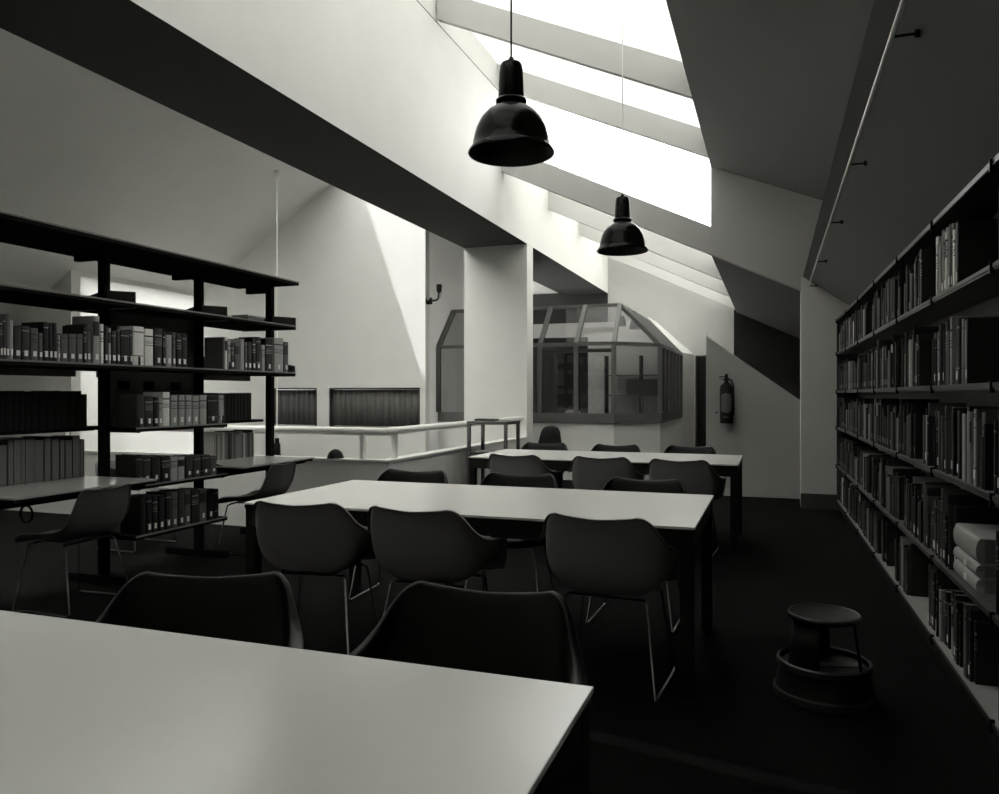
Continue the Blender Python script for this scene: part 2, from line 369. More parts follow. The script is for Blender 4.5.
# ------------------------------------------------------------------ glass office
off = thing('glass_office', 'dark framed glazed office with slanted roof panes on a white base wall', 'office', (-3.0, 11.2, 0))
oo = Vector((-3.0, 11.2, 0))
class OB(MB):
    def build(s, *a, **k): s.v = [tuple(Vector(p)-oo) for p in s.v]; return MB.build(s, *a, **k)
A = (-2.195, 11.2); B = (-1.606, 11.786); SF = 14.62; ZS = 1.0; ZB = 2.03; ZT = 2.66
P = (-2.217, 11.81, ZT)
lx = -5.0
m = OB(); m.prism([(lx, 11.2, 0), (A[0], A[1], 0), (B[0], B[1], 0), (B[0], SF, 0), (B[0]-.1, SF, 0), (B[0]-.1, B[1]+.04, 0), (A[0]-.04, 11.3, 0), (lx, 11.3, 0)], (0, 0, .85))
m.build('base_wall', M['wall'], off)
m = OB(); m.prism([(lx, 11.17, .85), (A[0]+.01, 11.17, .85), (B[0]+.03, B[1]-.01, .85), (B[0]+.03, SF, .85), (B[0]-.1, SF, .85), (B[0]-.1, B[1]+.04, .85), (A[0]-.04, 11.32, .85), (lx, 11.32, .85)], (0, 0, .15))
m.build('sill_band', M['mullion'], off)
fx = [lx, -4.44, -3.88, -3.32, -2.76, A[0]]
sy = [B[1]+(SF-B[1])*k/6 for k in range(7)]
def mull(p, q, w=.062, d=.07): OB().bar(p, q, w, d).build('mullion', M['mullion'], off)
for x in fx:
    mull((x, 11.2, ZS), (x, 11.2, ZB)); mull((x, 11.2, ZB), (x-.022 if x == A[0] else x, 11.81, ZT))
for y in sy:
    mull((B[0], y, ZS), (B[0], y, ZB)); mull((B[0], y, ZB), (P[0], y+.03, ZT))
for p, q in (((lx, 11.2, ZB), (A[0], 11.2, ZB)), ((A[0], A[1], ZB), (B[0], B[1], ZB)), ((B[0], B[1], ZB), (B[0], SF, ZB)), ((lx, 11.81, ZT), P), (P, (P[0], SF, ZT)), ((fx[2], 11.2, 1.93), (A[0], 11.2, 1.93))):
    OB().bar(p, q, .05, .055).build('transom', M['mullion_dark'] if p[2] < 2 else M['mullion'], off)
def gp(poly):
    a, b, c = Vector(poly[0]), Vector(poly[1]), Vector(poly[2]); nn = (b-a).cross(c-a).normalized()*.006
    OB().prism(poly, nn).build('pane', M['glass_dark'], off)
for a, b in zip(fx[:-1], fx[1:]):
    gp([(a, 11.2, ZS), (b, 11.2, ZS), (b, 11.2, ZB), (a, 11.2, ZB)]); gp([(a, 11.2, ZB), (b, 11.2, ZB), (b, 11.81, ZT), (a, 11.81, ZT)])
gp([(*A, ZS), (*B, ZS), (*B, ZB), (*A, ZB)]); gp([(*A, ZB), (*B, ZB), P])
for a, b in zip(sy[:-1], sy[1:]):
    gp([(B[0], a, ZS), (B[0], b, ZS), (B[0], b, ZB), (B[0], a, ZB)]); gp([(B[0], a, ZB), (B[0], b, ZB), (P[0], b, ZT), (P[0], a, ZT)])
m = OB(); m.prism([(B[0], SF+.01, 0), (-1.5, YE-.02, 0), (-1.62, YE-.02, 0), (B[0]-.12, SF+.01, 0)], (0, 0, 2.04)); m.prism([(B[0], SF+.01, 2.04), (-1.5, YE-.02, 2.06), (-2.25, YE-.02, 2.74), (P[0], SF+.01, ZT+.06)], (0, 0, .03))
m.build('end_wall', M['wall'], off)
m = OB(); m.prism([(-4.45, SF-.12, 0), (B[0]-.1, SF-.12, 0), (B[0]-.1, SF-.12, ZB), (P[0]-.05, SF-.12, ZT), (-4.45, SF-.12, ZT)], (0, .1, 0)); m.build('back_wall', M['wall'], off)
OB().box(-4.4, -3.1, 13.4, 13.46, 0, 2.3).build('partition', M['timber'], off)
# shelving and lamps inside the office
cab = thing('open_shelving', 'pale open shelving with dark uprights inside the glass office', 'shelving', (-2.2, 14.3, 0))
m = MB()
for x in (-.75, -.1, .45): m.box(x-.02, x+.02, -.05, .15, 0, 2.0)
m.build('upright', M['steel_black'], cab)
for z in (.45, .9, 1.25, 1.62): MB().box(-.77, .47, -.1, .16, z, z+.025).build('shelf', M['steel_mid'], cab)
bx = MB(); bx.box(-2.55, -1.95, 14.2, 14.44, 1.276, 1.56); bx.box(-2.53, -1.97, 14.19, 14.2, 1.30, 1.54)
tag(bx.build('storage_box', M['timber']), 'large black box on the shelving inside the glass office', 'box')
for i, (x, y, z) in enumerate([(-2.3, 12.3, 2.38), (-2.15, 12.75, 2.36)]):
    s = thing('spotlight', ['dark round spotlight nearest the apex of the glass office', 'dark round spotlight just behind the first inside the glass office'][i], 'spotlight', (x, y, z), 0, 'spotlights in the office')
    m = MB(); m.lathe([(0, .16), (.05, .16), (.085, .08), (.09, 0), (.08, 0), (.07, .06), (0, .1)], n=20); m.build('head', M['steel_black'], s, smooth=True)
    MB().tube([(0, 0, .15), (0, 0, ZT-z)], .012).build('stem', M['steel_black'], s)
dk = thing('office_desk', 'dark desk behind the left panes of the glass office', 'desk', (-3.2, 12.1, 0))
MB().box(-.8, .8, -.35, .35, .93, .97).build('desk_top', M['timber'], dk)
for x, y in ((-.75, -.3), (.75, -.3), (-.75, .3), (.75, .3)): MB().box(x-.025, x+.025, y-.025, y+.025, 0, .93).build('leg', M['steel_black'], dk)
m = MB()
for k in range(5): m.box(-.12+.008*k, .12-.01*k, -.09, .09+.004*k, .012*k, .012*k+.011)
tag(m.build('paper_stack', M['tag'], loc=(-3.0, 11.95, .97)), 'loose white papers on the desk inside the glass office', 'papers')

# bracket lamp on the gable corner
s = thing('wall_lamp', 'small black spot lamp on a bent wall bracket beside the sunlit patch', 'lamp', (-4.9, 10.66, 2.70))
MB().tube([(-.05, 0, 0), (.0, 0, 0), (.02, 0, 0)], .055, 14).build('wall_plate', M['steel_black'], s, smooth=True)
MB().tube([(0, 0, 0), (.11, -.01, .005), (.14, -.01, .03), (.15, -.01, .12)], .016).build('arm', M['steel_black'], s, smooth=True)
MB().tube([(.15, -.01, .12), (.155, -.01, .16), (.155, -.01, .24)], [.03, .04, .042], 14).build('head', M['steel_black'], s, smooth=True)
MB().tube([(.16, -.02, .2), (.20, -.02, .13), (.17, -.02, .03)], .004).build('flex', M['steel_black'], s, smooth=True)

# pendant in the stair well
s = thing('stair_pendant', 'thin white cord with small black lampholder hanging over the stair void', 'pendant lamp', (-6.746, 9.406, .40))
zt = zc(-6.746)-.40
MB().tube([(0, 0, .2), (0, 0, zt)], .012, 8).build('cord', M['white_gloss'], s)
MB().lathe([(0, zt), (.045, zt), (.045, zt-.06), (.03, zt-.09), (0, zt-.09)], n=16).build('ceiling_rose', M['white_gloss'], s, smooth=True)
MB().lathe([(0, .25), (.03, .25), (.035, .18), (.05, .17), (.05, .02), (.07, .0), (0, .0)], n=16).build('lampholder', M['steel_black'], s, smooth=True)
MB().lathe([(0, 0), (.045, -.0), (.05, -.04), (.03, -.08), (0, -.09)], n=16).build('bulb', M['bulb'], s, smooth=True)
m = MB(); m.lathe([(.075, 0), (.074, .02), (.06, .055), (.03, .078), (0, .085)], n=20); m.lathe([(.08, 0), (.08, .008), (.074, .008)], n=20)
tag(m.build('bulkhead_lamp', M['steel_black'], smooth=True, loc=(-3.86, 6.285, PT)), 'small black dome light sitting on the parapet beside the shelving', 'lamp')

# ------------------------------------------------------------------ tables
def table(name, x0, x1, y0, y1, label, group='white library tables'):
    t = thing(name, label, 'table', ((x0+x1)/2, (y0+y1)/2, 0), 0, group)
    hx, hy = (x1-x0)/2, (y1-y0)/2; T = .725
    tt = MB().box(-hx, hx, -hy, hy, T-.012, T).build('tabletop', M['laminate'], t, bevel=.002)
    MB().box(-hx+.003, hx-.003, -hy+.003, hy-.003, T-.03, T-.012).build('edge_band', M['steel_black'], tt)
    for a in ((-hx+.01, hx-.01, -hy+.01, -hy+.04), (-hx+.01, hx-.01, hy-.04, hy-.01), (-hx+.01, -hx+.04, -hy+.04, hy-.04), (hx-.04, hx-.01, -hy+.04, hy-.04)):
        MB().box(*a, T-.10, T-.03).build('apron', M['steel_black'], t)
    for sx in (-1, 1):
        for sy in (-1, 1):
            cx, cy = sx*(hx-.035), sy*(hy-.035)
            MB().box(cx-.028, cx+.028, cy-.028, cy+.028, 0, T-.03).build('leg', M['steel_black'], t)
    return t
table('library_table', -2.62, -.32, .27, 1.44, 'white topped library table closest to the camera, its near end cut off by the frame')
table('library_table', -2.57, -.305, 3.30, 4.40, 'white topped library table in the middle under the larger pendant lamp')
table('library_table', -2.56, -.255, 6.38, 7.40, 'white topped library table farthest from the camera, before the glass office')

# ------------------------------------------------------------------ chairs
def shell_mesh(arm=True):
    """rows from the seat's front edge to the top of the back: centre, control, rim and lip points of the right half"""
    if arm:
        R = [ # centre(y,z), control(x,y,z), rim(x,y,z), lip(x,y,z)
            ((.235, .395), (.20, .235, .395), (.235, .215, .42), (.25, .20, .41)),
            ((.225, .43), (.215, .225, .43), (.262, .20, .47), (.285, .185, .455)),
            ((.17, .437), (.235, .17, .425), (.268, .16, .595), (.305, .14, .575)),
            ((.09, .43), (.27, .09, .39), (.272, .09, .635), (.318, .08, .61)),
            ((.0, .42), (.285, .0, .375), (.272, .0, .64), (.322, .0, .61)),
            ((-.09, .415), (.29, -.09, .365), (.268, -.08, .642), (.316, -.085, .612)),
            ((-.165, .425), (.30, -.17, .375), (.258, -.145, .66), (.296, -.16, .63)),
            ((-.212, .475), (.30, -.20, .44), (.244, -.185, .695), (.268, -.21, .675)),
            ((-.24, .55), (.285, -.225, .55), (.232, -.22, .735), (.246, -.243, .722)),
            ((-.262, .64), (.26, -.25, .64), (.216, -.25, .758), (.226, -.27, .752)),
            ((-.28, .715), (.215, -.27, .72), (.200, -.268, .772), (.207, -.286, .768)),
            ((-.291, .752), (.16, -.286, .764), (.185, -.28, .776), (.190, -.296, .773)),
            ((-.300, .760), (.15, -.298, .768), (.176, -.292, .777), (.18, -.304, .773))]
    else:
        R = [((.235, .39), (.17, .235, .39), (.20, .225, .40), (.21, .215, .39)),
             ((.225, .43), (.19, .225, .425), (.22, .21, .445), (.232, .20, .435)),
             ((.16, .437), (.20, .16, .42), (.228, .15, .465), (.242, .145, .455)),
             ((.06, .425), (.21, .06, .40), (.23, .06, .47), (.244, .055, .46)),
             ((-.05, .418), (.21, -.05, .39), (.228, -.05, .475), (.242, -.055, .465)),
             ((-.15, .43), (.21, -.16, .41), (.222, -.145, .495), (.235, -.155, .485)),
             ((-.20, .475), (.21, -.19, .46), (.215, -.175, .535), (.228, -.19, .53)),
             ((-.222, .54), (.205, -.205, .54), (.21, -.198, .58), (.222, -.212, .58)),
             ((-.238, .61), (.20, -.222, .62), (.204, -.218, .635), (.214, -.232, .637)),
             ((-.252, .675), (.185, -.24, .69), (.194, -.236, .69), (.203, -.248, .694)),
             ((-.262, .708), (.17, -.253, .72), (.17, -.25, .722), (.178, -.262, .724)),
             ((-.268, .714), (.15, -.26, .727), (.155, -.258, .728), (.16, -.268, .728))]
    N = 7; v = []; W = 2*(N+1)+1
    for c, k, r, l in R:
        c3 = Vector((0, c[0], c[1])); k = Vector(k); r = Vector(r); l = Vector(l)
        half = []
        for i in range(N+1):
            t = i/N; half.append(c3*(1-t)**2+k*2*t*(1-t)+r*t*t)
        half.append(l)
        left = [Vector((-p.x, p.y, p.z)) for p in half[:0:-1]]
        v += left+half
    f = []
    for i in range(len(R)-1):
        for j in range(W-1): f.append((i*W+j, i*W+j+1, (i+1)*W+j+1, (i+1)*W+j))
    return v, f
def make_shell(name, arm, matn, parent):
    v, f = shell_mesh(arm); m = MB(); m.add(v, f); o = m.build(name, M[matn], parent)
    o.data.shade_smooth()
    a = o.modifiers.new('thick', 'SOLIDIFY'); a.thickness = .009; a.offset = 0
    b = o.modifiers.new('sub', 'SUBSURF'); b.levels = 1; b.render_levels = 2
    return o
def chair(kind, label, cat='chair', group=None):
    arm = kind != 'side'
    t = thing('armchair' if arm else 'side_chair', label, cat, (0,0,0), 0, group)
    make_shell('seat_shell', arm, {'arm': 'shell', 'arm_black': 'shell_black', 'side': 'shell_grey'}[kind], t)
    for s in (-1, 1):
        w0, w1 = .17, .235
        MB().tube([(s*w0, -.10, .395), (s*(w0+.012), -.135, .385), (s*w1, -.215, .018), (s*w1, -.205, .008)], .0065, 8).build('leg', M['chrome'], t, smooth=True)
        MB().tube([(s*w0, .12, .40), (s*(w0+.012), .15, .385), (s*w1, .205, .018), (s*w1, .195, .008)], .0065, 8).build('leg', M['chrome'], t, smooth=True)
        MB().tube([(s*w1, -.205, .0075), (s*w1, .195, .0075)], .0075, 8).build('skid', M['chrome'], t, smooth=True)
    m = MB()
    for y, z in ((-.10, .395), (.12, .40)): m.tube([(-.17, y, z), (.17, y, z)], .007)
    for x in (-.1, .1): m.tube([(x, -.10, .397), (x, .12, .402)], .006)
    m.build('seat_frame', M['steel_black'], t, smooth=True)
    return t
D = math.radians
protos = {}
def place(kind, x, y, deg, label, group):
    if kind not in protos: o = protos[kind] = chair(kind, label, 'chair', group)
    else: o = copy_tree(protos[kind])
    o.location = (x, y, 0); o.rotation_euler = (0, 0, D(deg)); tag(o, label, 'chair', group); return o
G1 = 'armchairs round the library tables'
place('arm', -2.15, 3.37, 8, 'charcoal shell armchair with its back to us, leftmost at the middle table', G1)
place('arm', -1.51, 3.38, -1, 'charcoal shell armchair with its back to us, centre of the middle table', G1)
place('arm', -.675, 3.44, -4, 'charcoal shell armchair with its back to us, nearest the middle table corner', G1)
place('arm', -2.05, 6.46, -4, 'charcoal shell armchair on the near side of the farthest table, leftmost there', G1)
place('arm', -1.33, 6.46, 2, 'charcoal shell armchair on the near side of the farthest table, middle one', G1)
place('arm', -.67, 6.41, -4, 'charcoal shell armchair on the near side of the farthest table, by its leg', G1)
place('arm_black', -1.40, 1.51, 200, 'black armchair facing us behind the near table, left one', G1)
place('arm_black', -.70, 1.60, 182, 'black armchair facing us behind the near table, by its corner', G1)
place('arm_black', -2.24, 4.39, 183, 'black armchair facing us behind the middle table, leftmost of three', G1)
place('arm_black', -1.50, 4.41, 184, 'black armchair facing us behind the middle table, centre of three', G1)
place('arm_black', -.73, 4.38, 178, 'black armchair facing us behind the middle table, rightmost of three', G1)
place('arm_black', -2.24, 7.48, 180, 'black armchair facing us behind the farthest table, leftmost of three', G1)
place('arm_black', -1.48, 7.44, 181, 'black armchair facing us behind the farthest table, centre of three', G1)
place('arm_black', -.77, 7.49, 178, 'black armchair facing us behind the farthest table, before the dark door', G1)
place('side', -4.02, 3.56, 92, 'grey armless chair drawn up to the nearer shelving desk', 'armless chairs at the shelving desks')
place('side', -4.00, 5.30, 94, 'grey armless chair drawn up to the farther shelving desk', 'armless chairs at the shelving desks')
place('side', -4.95, 3.15, -80, 'armless chair on the far side of the nearer shelving desk', 'armless chairs at the shelving desks')
place('side', -5.05, 5.1, -90, 'armless chair on the far side of the farther shelving desk', 'armless chairs at the shelving desks')

# typist chair behind the far table
t = thing('typist_chair', 'black high-backed typist chair standing behind the farthest table', 'chair', (-2.50, 8.55, 0), D(170))
m = MB(); n = 9; v = []
for i in range(n):
    z = .58+.33*i/(n-1); hw = .19-.075*i/(n-1) if i < n-1 else .095
    for j in range(9): s_ = -1+2*j/8; v.append((hw*s_, -.2-.05*i/(n-1)+.03*s_*s_, z-.01*s_*s_))
m.add(v, [(i*9+j, i*9+j+1, (i+1)*9+j+1, (i+1)*9+j) for i in range(n-1) for j in range(8)])
o = m.build('backrest', M['shell_black'], t, smooth=True); o.modifiers.new('s', 'SOLIDIFY').thickness = .03; b_ = o.modifiers.new('b', 'SUBSURF'); b_.levels = b_.render_levels = 1
MB().lathe([(0, .44), (.18, .44), (.21, .46), (.21, .49), (.17, .51), (0, .50)], n=24).build('seat', M['shell_black'], t, smooth=True)
MB().tube([(0, -.12, .45), (0, -.23, .46), (0, -.245, .70)], .013).build('back_stem', M['steel_black'], t, smooth=True)
MB().tube([(0, 0, .06), (0, 0, .44)], .025, 12).build('column', M['chrome'], t, smooth=True)
for k in range(5):
    a = 2*PI*k/5; MB().bar((0, 0, .07), (.27*math.cos(a), .27*math.sin(a), .045), .035, .025).build('leg', M['steel_black'], t)
    MB().lathe([(0, 0), (.018, .002), (.025, .02), (.018, .036), (0, .036)], (.27*math.cos(a), .27*math.sin(a), 0), 12).build('castor', M['rubber'], t, smooth=True)

# trolley by the parapet
t = thing('book_stand', 'tall grey metal stand with open frame beside the white parapet', 'stand', (-2.95, 8.13, 0))
MB().box(-.235, .235, -.235, .235, .95, .985).build('top_shelf', M['steel_mid'], t, bevel=.003)
MB().box(-.215, .215, -.215, .215, .62, .645).build('lower_shelf', M['steel_mid'], t)
for x in (-.215, .215):
    for y in (-.215, .215): MB().box(x-.017, x+.017, y-.017, y+.017, 0, .95).build('leg', M['steel_mid'], t)
t = thing('open_ledger', 'thin dark ledger lying on top of the grey metal stand', 'book', (-3.0, 8.1, .985), D(8))
MB().box(-.15, .10, -.11, .11, 0, .004).build('cover', CV[(0, 0)], t); MB().box(-.14, .09, -.10, .10, .004, .018).build('page_block', M['pages'], t); MB().box(-.15, .10, -.11, .11, .018, .022).build('cover', CV[(0, 0)], t)

# ------------------------------------------------------------------ pendant lamps
def pendant(x, y, z, ztop, label, cordm):
    t = thing('pendant_lamp', label, 'pendant lamp', (x, y, z), 0, 'black dome pendant lamps')
    m = MB(); m.lathe([(.066, .275), (.085, .262), (.125, .235), (.160, .195), (.184, .145), (.197, .09), (.202, .055), (.212, .042), (.224, .025), (.226, .016), (.222, .012)], n=56)
    m.build('shade', M['lamp'], t, smooth=True)
    m = MB(); m.lathe([(.222, .012), (.214, .03), (.198, .05), (.19, .09), (.176, .145), (.15, .195), (.11, .232), (.05, .262), (0, .265)], n=56)
    m.build('inner_reflector', M['lamp_in'], t, smooth=True)
    m = MB(); m.lathe([(.066, .272), (.080, .278), (.082, .292), (.074, .302), (.066, .306)], n=40); m.build('collar', M['lamp'], t, smooth=True)
    m = MB(); m.lathe([(.068, .298), (.067, .34), (.063, .44), (.058, .475), (.05, .488), (.02, .494), (0, .495)], n=40); m.build('housing', M['lamp'], t, smooth=True)
    MB().lathe([(.016, .49), (.016, .51), (.006, .525)], n=16).build('cord_grip', M['lamp'], t, smooth=True)
    MB().tube([(0, 0, .50), (0, 0, ztop-z)], .0055, 8).build('cord', M[cordm], t)
    MB().lathe([(0, .16), (.03, .17), (.045, .2), (.03, .24), (0, .25)], n=20).build('bulb', M['bulb'], t, smooth=True)
pendant(-1.29, 3.82, 2.525, zr(-1.29)+.31, 'larger, nearer black dome pendant lamp on a dark cord', 'steel_black')
pendant(-1.25, 6.77, 2.53, zr(-1.25)+.31, 'smaller looking, farther black dome pendant lamp on a pale cord', 'white_gloss')

# picture rail tube on the right slope
t = thing('hanging_rail', 'long white tube on small brackets below the right sloping ceiling', 'rail', (.379, 3.3, 2.49))
MB().tube([(0, YB+.1-3.3, 0), (0, 9.25-3.3, 0)], .0085, 10).build('tube', M['white_gloss'], t, smooth=True)
for y in (.3, 1.6, 2.9, Yat(867, .465), Yat(843, .465), Yat(827, .465), Yat(817, .465)):
    yy = y-3.3
    m = MB(); m.tube([(0, yy, 0), (.07, yy, .0)], .005); m.tube([(.07, yy, 0), (.085, yy, .0)], .013, 10); m.build('bracket', M['steel_black'], t)

# ------------------------------------------------------------------ books
NW = ['first','second','third','fourth','fifth','sixth','seventh','eighth','ninth','tenth','eleventh','twelfth','thirteenth','fourteenth','fifteenth','sixteenth','seventeenth','eighteenth','nineteenth','twentieth']
TENS = {2: 'twenty', 3: 'thirty', 4: 'forty', 5: 'fifty', 6: 'sixty', 7: 'seventy'}
def ordw(n):
    if n <= 20: return NW[n-1]
    a, b = divmod(n, 10)
    return TENS[a]+'-'+NW[b-1] if b else TENS[a][:-1]+'ieth'
TN = ['black', 'very dark', 'dark grey', 'mid grey', 'light grey', 'pale']
def desc(tone, w, h): return '%s %s%s book' % (TN[tone], 'tall ' if h > .27 else 'low ' if h < .2 else '', 'thick' if w > .045 else 'slim' if w < .02 else 'medium')
def book_geo(w, h, d, cov, pg):
    """spine at y=0 facing -y, thickness along x"""
    c = .003 if w > .012 else .0015
    cov.box(-w/2, -w/2+c, .004, d, 0, h); cov.box(w/2-c, w/2, .004, d, 0, h)
    cov.prism([(-w/2, .004, 0), (-w*.36, .0005, 0), (0, -.001, 0), (w*.36, .0005, 0), (w/2, .004, 0), (w/2, .006, 0), (-w/2, .006, 0)], (0, 0, h))
    pg.box(-w/2+c, w/2-c, .006, d-.005, .003, h-.004)
NB = 0
def book(x, y, z, w, h, d, face, tone, pat, label, group, tagged=True, lean=0, parts=True):
    global NB; NB += 1
    e = thing('book', label, 'book', (x, y, z), face, group)
    if lean: e.rotation_euler = (0, 0, face); e.rotation_mode = 'XYZ'; e.rotation_euler = (0, lean if False else 0, face)
    if parts:
        cov = MB(); pg = MB(); book_geo(w, h, d, cov, pg)
        ce = cov.build('cover', CV[(tone, pat)], e); pg.build('page_block', M['pages'], e)
        if tagged and w > .012: MB().box(-min(w*.3, .011), min(w*.3, .011), -.0025, -.0012, .026, .026+min(.036, h*.16)).build('spine_label', M['tag'], ce)
    return e

SX = -4.04
def left_row(lst, zshelf, where, group, tagp=.9):
    k = 0
    for it in lst:
        u0, u1, vt, tone = it[:4]; k += 1
        y0, y1 = Yat(u0, SX), Yat(u1, SX); yc = (y0+y1)/2
        h = Zat(vt, SX, yc)-zshelf; h = max(.14, min(.36, h)); w = (y1-y0)*.97
        if w > .09: tone = it[3]
        book(SX, yc, zshelf, w, h, .18, PI/2, tone, random.choice([0, 1, 2, 2, 3] if tone > 2 else [0, 1, 2, 1]), '%s, %s from left, %s' % (desc(tone, w, h), ordw(k), where), group, random.random() < tagp)
Z3, Z4, Z5, Z6 = 1.475, 1.055, .665, .325
ZD = .725
left_row([(0.2,3,315,2),(3.3,6,315,2),(6.3,9.6,314,3),(10,13.6,320,4),(14.5,21.5,327,2),(22,30,326,2),(31,38.5,328,3),(39,43,333,3),(43.8,49,322,0),(49.3,53,323,1),(53.3,57.5,323,1),(58,60.5,335,4),(61,68.3,334,3),(69,76.3,334,3),(77,83.2,334,3),(84,87,325,1),(87.3,91,324,3)], Z3, 'eye-level shelf, near bay of left shelving', 'books on the eye-level left shelf', .95)
left_row([(93.6,100,316,4),(100.6,104,324,5),(105,108,326,1),(108.5,111.2,328,4),(112,116.5,331,2),(117.2,120.2,325,2),(121,129.8,331,1),(130,132.8,330,2),(133.3,144.2,326.5,5),(145,153.5,329,5),(155,162.5,328,2),(163,166,330,1),(166.5,172,335,4),(172.7,176,332,3),(177,182,334,1),(182.3,187,334,1)], Z3, 'eye-level shelf, middle bay of left shelving', 'books on the eye-level left shelf', .8)
left_row([(223,225,337,3),(225.3,227.6,337,5),(228,231,340,4),(231.3,234.4,343,2),(235,240,343,3),(240.5,244.4,339,4),(245,247.4,342,3),(248,252,342,2),(252.6,256,338,1),(256.4,261,337,1),(262,265.2,345,4),(266,273,339,0),(274.5,283.6,338,4),(284.2,288.6,342,3)], Z3, 'eye-level shelf, end bay of left shelving', 'books on the eye-level left shelf', .7)
left_row([(137,145,395,2),(145.5,153.4,396,2),(154,158.6,397,0),(159,162.4,398,4),(163,170,392,5),(171,178,395,4),(179,185,395,4),(186,192,395,4),(193,199,396,4),(200,207,395,4),(208,218,397,1),(219,224,395,4),(225,230,398,5)][:-1], Z4, 'chest-high shelf, middle bay of left shelving', 'books on the chest-high left shelf')
left_row([(136,143,455,1),(143.5,151,456,2),(152,161,456,0),(162,170.5,456,0),(171,177.8,457,4),(178.3,185,457,4),(186,193,456,2),(194,201,456,2),(202,210,455,1),(211,217,456,3)], Z5, 'desk-height shelf, middle bay of left shelving', 'books on the desk-height left shelf')
left_row([(141,146,497,0),(147,152,496,0),(153,158,495,1),(159,165,495,0),(166,171.5,492,0),(172,178,492,3),(179,184.6,490,2),(185,191,490,3),(192,199,489,1),(200,207,489,3),(208,214,489,0),(215,219,489,1)], Z6, 'lowest shelf, middle bay of left shelving', 'books on the lowest left shelf')
# rows on the far side of the left shelving, seen from behind
def rear_row(y0, y1, z, tones, hr, where, group, wr=(.03, .06), x=-4.585, out=False):
    y = y0; k = 0
    while True:
        w = random.uniform(*wr)
        if y+w > y1: break
        k += 1; t_ = random.choice(tones); h = random.uniform(*hr)
        book(x+(.215 if out else 0), y+w/2, z, w, h, .2, PI/2 if out else -PI/2, t_, 0, '%s, %s from left, %s' % (desc(t_, w, h), ordw(k), where), group, False)
        y += w+.002
rear_row(3.22, 4.0, Z4, [0, 0, 0, 1], (.225, .25), 'chest-high rear row, near bay of left shelving', 'books on the far side of the left shelving', out=True)
rear_row(5.04, 5.75, Z4, [0, 0, 1, 1], (.225, .24), 'chest-high rear row, end bay of left shelving', 'books on the far side of the left shelving', out=True)
rear_row(3.35, 3.98, ZD, [2, 3, 3, 4], (.24, .29), 'rear row behind the nearer desk', 'books on the far side of the left shelving', (.03, .07))
rear_row(5.25, 5.8, ZD, [0, 1, 4, 4, 5], (.2, .24), 'rear row behind the farther desk', 'books on the far side of the left shelving', (.012, .03))
rear_row(4.25, 4.85, Z3, [0, 1, 0], (.2, .28), 'eye-level rear row, middle bay of left shelving', 'books on the far side of the left shelving', out=True)
# two thin books lying on the upper shelf
for i in range(2):
    b = book(-4.05, 5.25+.006*i, 1.897+.021*i, .018, .22, .17, PI/2, 3+i, 0, ['lower of two thin books lying flat on the upper left shelf', 'upper of two thin books lying flat on the upper left shelf'][i], 'books lying on the upper left shelf', False)
    b.rotation_euler = (0, 0, 0); b.location = (-4.05, 5.25+.006*i, 1.906+.021*i)
    b.matrix_world = Matrix.Translation(b.location) @ Matrix.Rotation(PI/2, 4, 'Z') @ Matrix.Rotation(PI/2, 4, 'Y')
    b.location = b.matrix_world.translation; b.rotation_euler = (Matrix.Rotation(PI/2, 3, 'Z') @ Matrix.Rotation(PI/2, 3, 'Y')).to_euler()

# ------------------------------------------------------------------ left shelving
PY = [3.13, 4.05, 4.97, 5.89]
un = thing('library_shelving', 'dark steel double-sided library shelving with two built-in desks, on the left', 'shelving', (-4.3, 4.5, 0))
uo = Vector((-4.3, 4.5, 0))
class UB(MB):
    def build(s, *a, **k): s.v = [tuple(Vector(p)-uo) for p in s.v]; return MB.build(s, *a, **k)
for y in PY:
    m = UB(); m.box(-4.33, -4.27, y-.024, y+.024, 0.05, 2.26); m.build('post', M['shelf_black'], un)
    m = UB(); m.box(-4.6, -4.03, y-.035, y+.035, 0.0, .055); m.build('foot', M['shelf_black'], un, bevel=.004)
def shelf(y0, y1, z, x0, x1, mt='steel_dark'):
    o = UB().box(x0, x1-.004, y0, y1, z-.028, z).build('shelf', M['shelf_black'], un)
    e = UB().box(x1-.004, x1+.001, y0, y1, z-.008, z+.003); 
    e.v = [tuple(Vector(p)) for p in e.v]; ee = e.build('front_edge', M['edge_pale'], o)
def plate(y, z, x0, x1, rev=False):
    """end bracket: a low plate standing on the shelf at a post"""
    poly = [(x0, y-.003, z-.035), (x1, y-.003, z-.035), (x1, y-.003, z+.075), (-4.3, y-.003, z+.10), (x0, y-.003, z+.02)] if x0 < -4.4 else [(x0, y-.003, z-.035), (x1, y-.003, z-.035), (x1, y-.003, z+.06), (x0, y-.003, z+.11)]
    UB().prism(poly, (0, .006, 0)).build('end_bracket', M['bracket'], un)
ED = 5.885
for z in (1.88+.012, Z3): 
    for a, b in zip(PY[:-1], PY[1:]): shelf(a+.002 if a > 3.2 else 2.85, min(b, ED), z, -4.62, SX+.02)
UB().box(-4.66, -4.0, 2.85, 5.90, 2.255, 2.285).build('top_shelf', M['shelf_black'], un)
UB().box(-4.0, -3.996, 2.85, 5.90, 2.279, 2.289).build('front_edge', M['edge_pale'], un)
for y in PY[1:]:
    plate(y+.0, 1.892, -4.6, SX+.015); plate(y+.04 if y < 5.8 else y-.012, Z3, -4.3, SX+.015)
    UB().box(-4.55, -4.34, y-.02, y+.02, 2.20, 2.256).build('top_bracket', M['shelf_black'], un)
shelf(PY[1], PY[2], Z4, -4.3, SX+.02); shelf(PY[1], PY[2], Z5, -4.3, SX+.02); shelf(PY[1], PY[2], Z6, -4.3, SX+.02)
for z in (Z4, Z5):
    plate(PY[1]+.04, z, -4.28, SX+.015); plate(PY[2]-.04, z, -4.28, SX+.015)
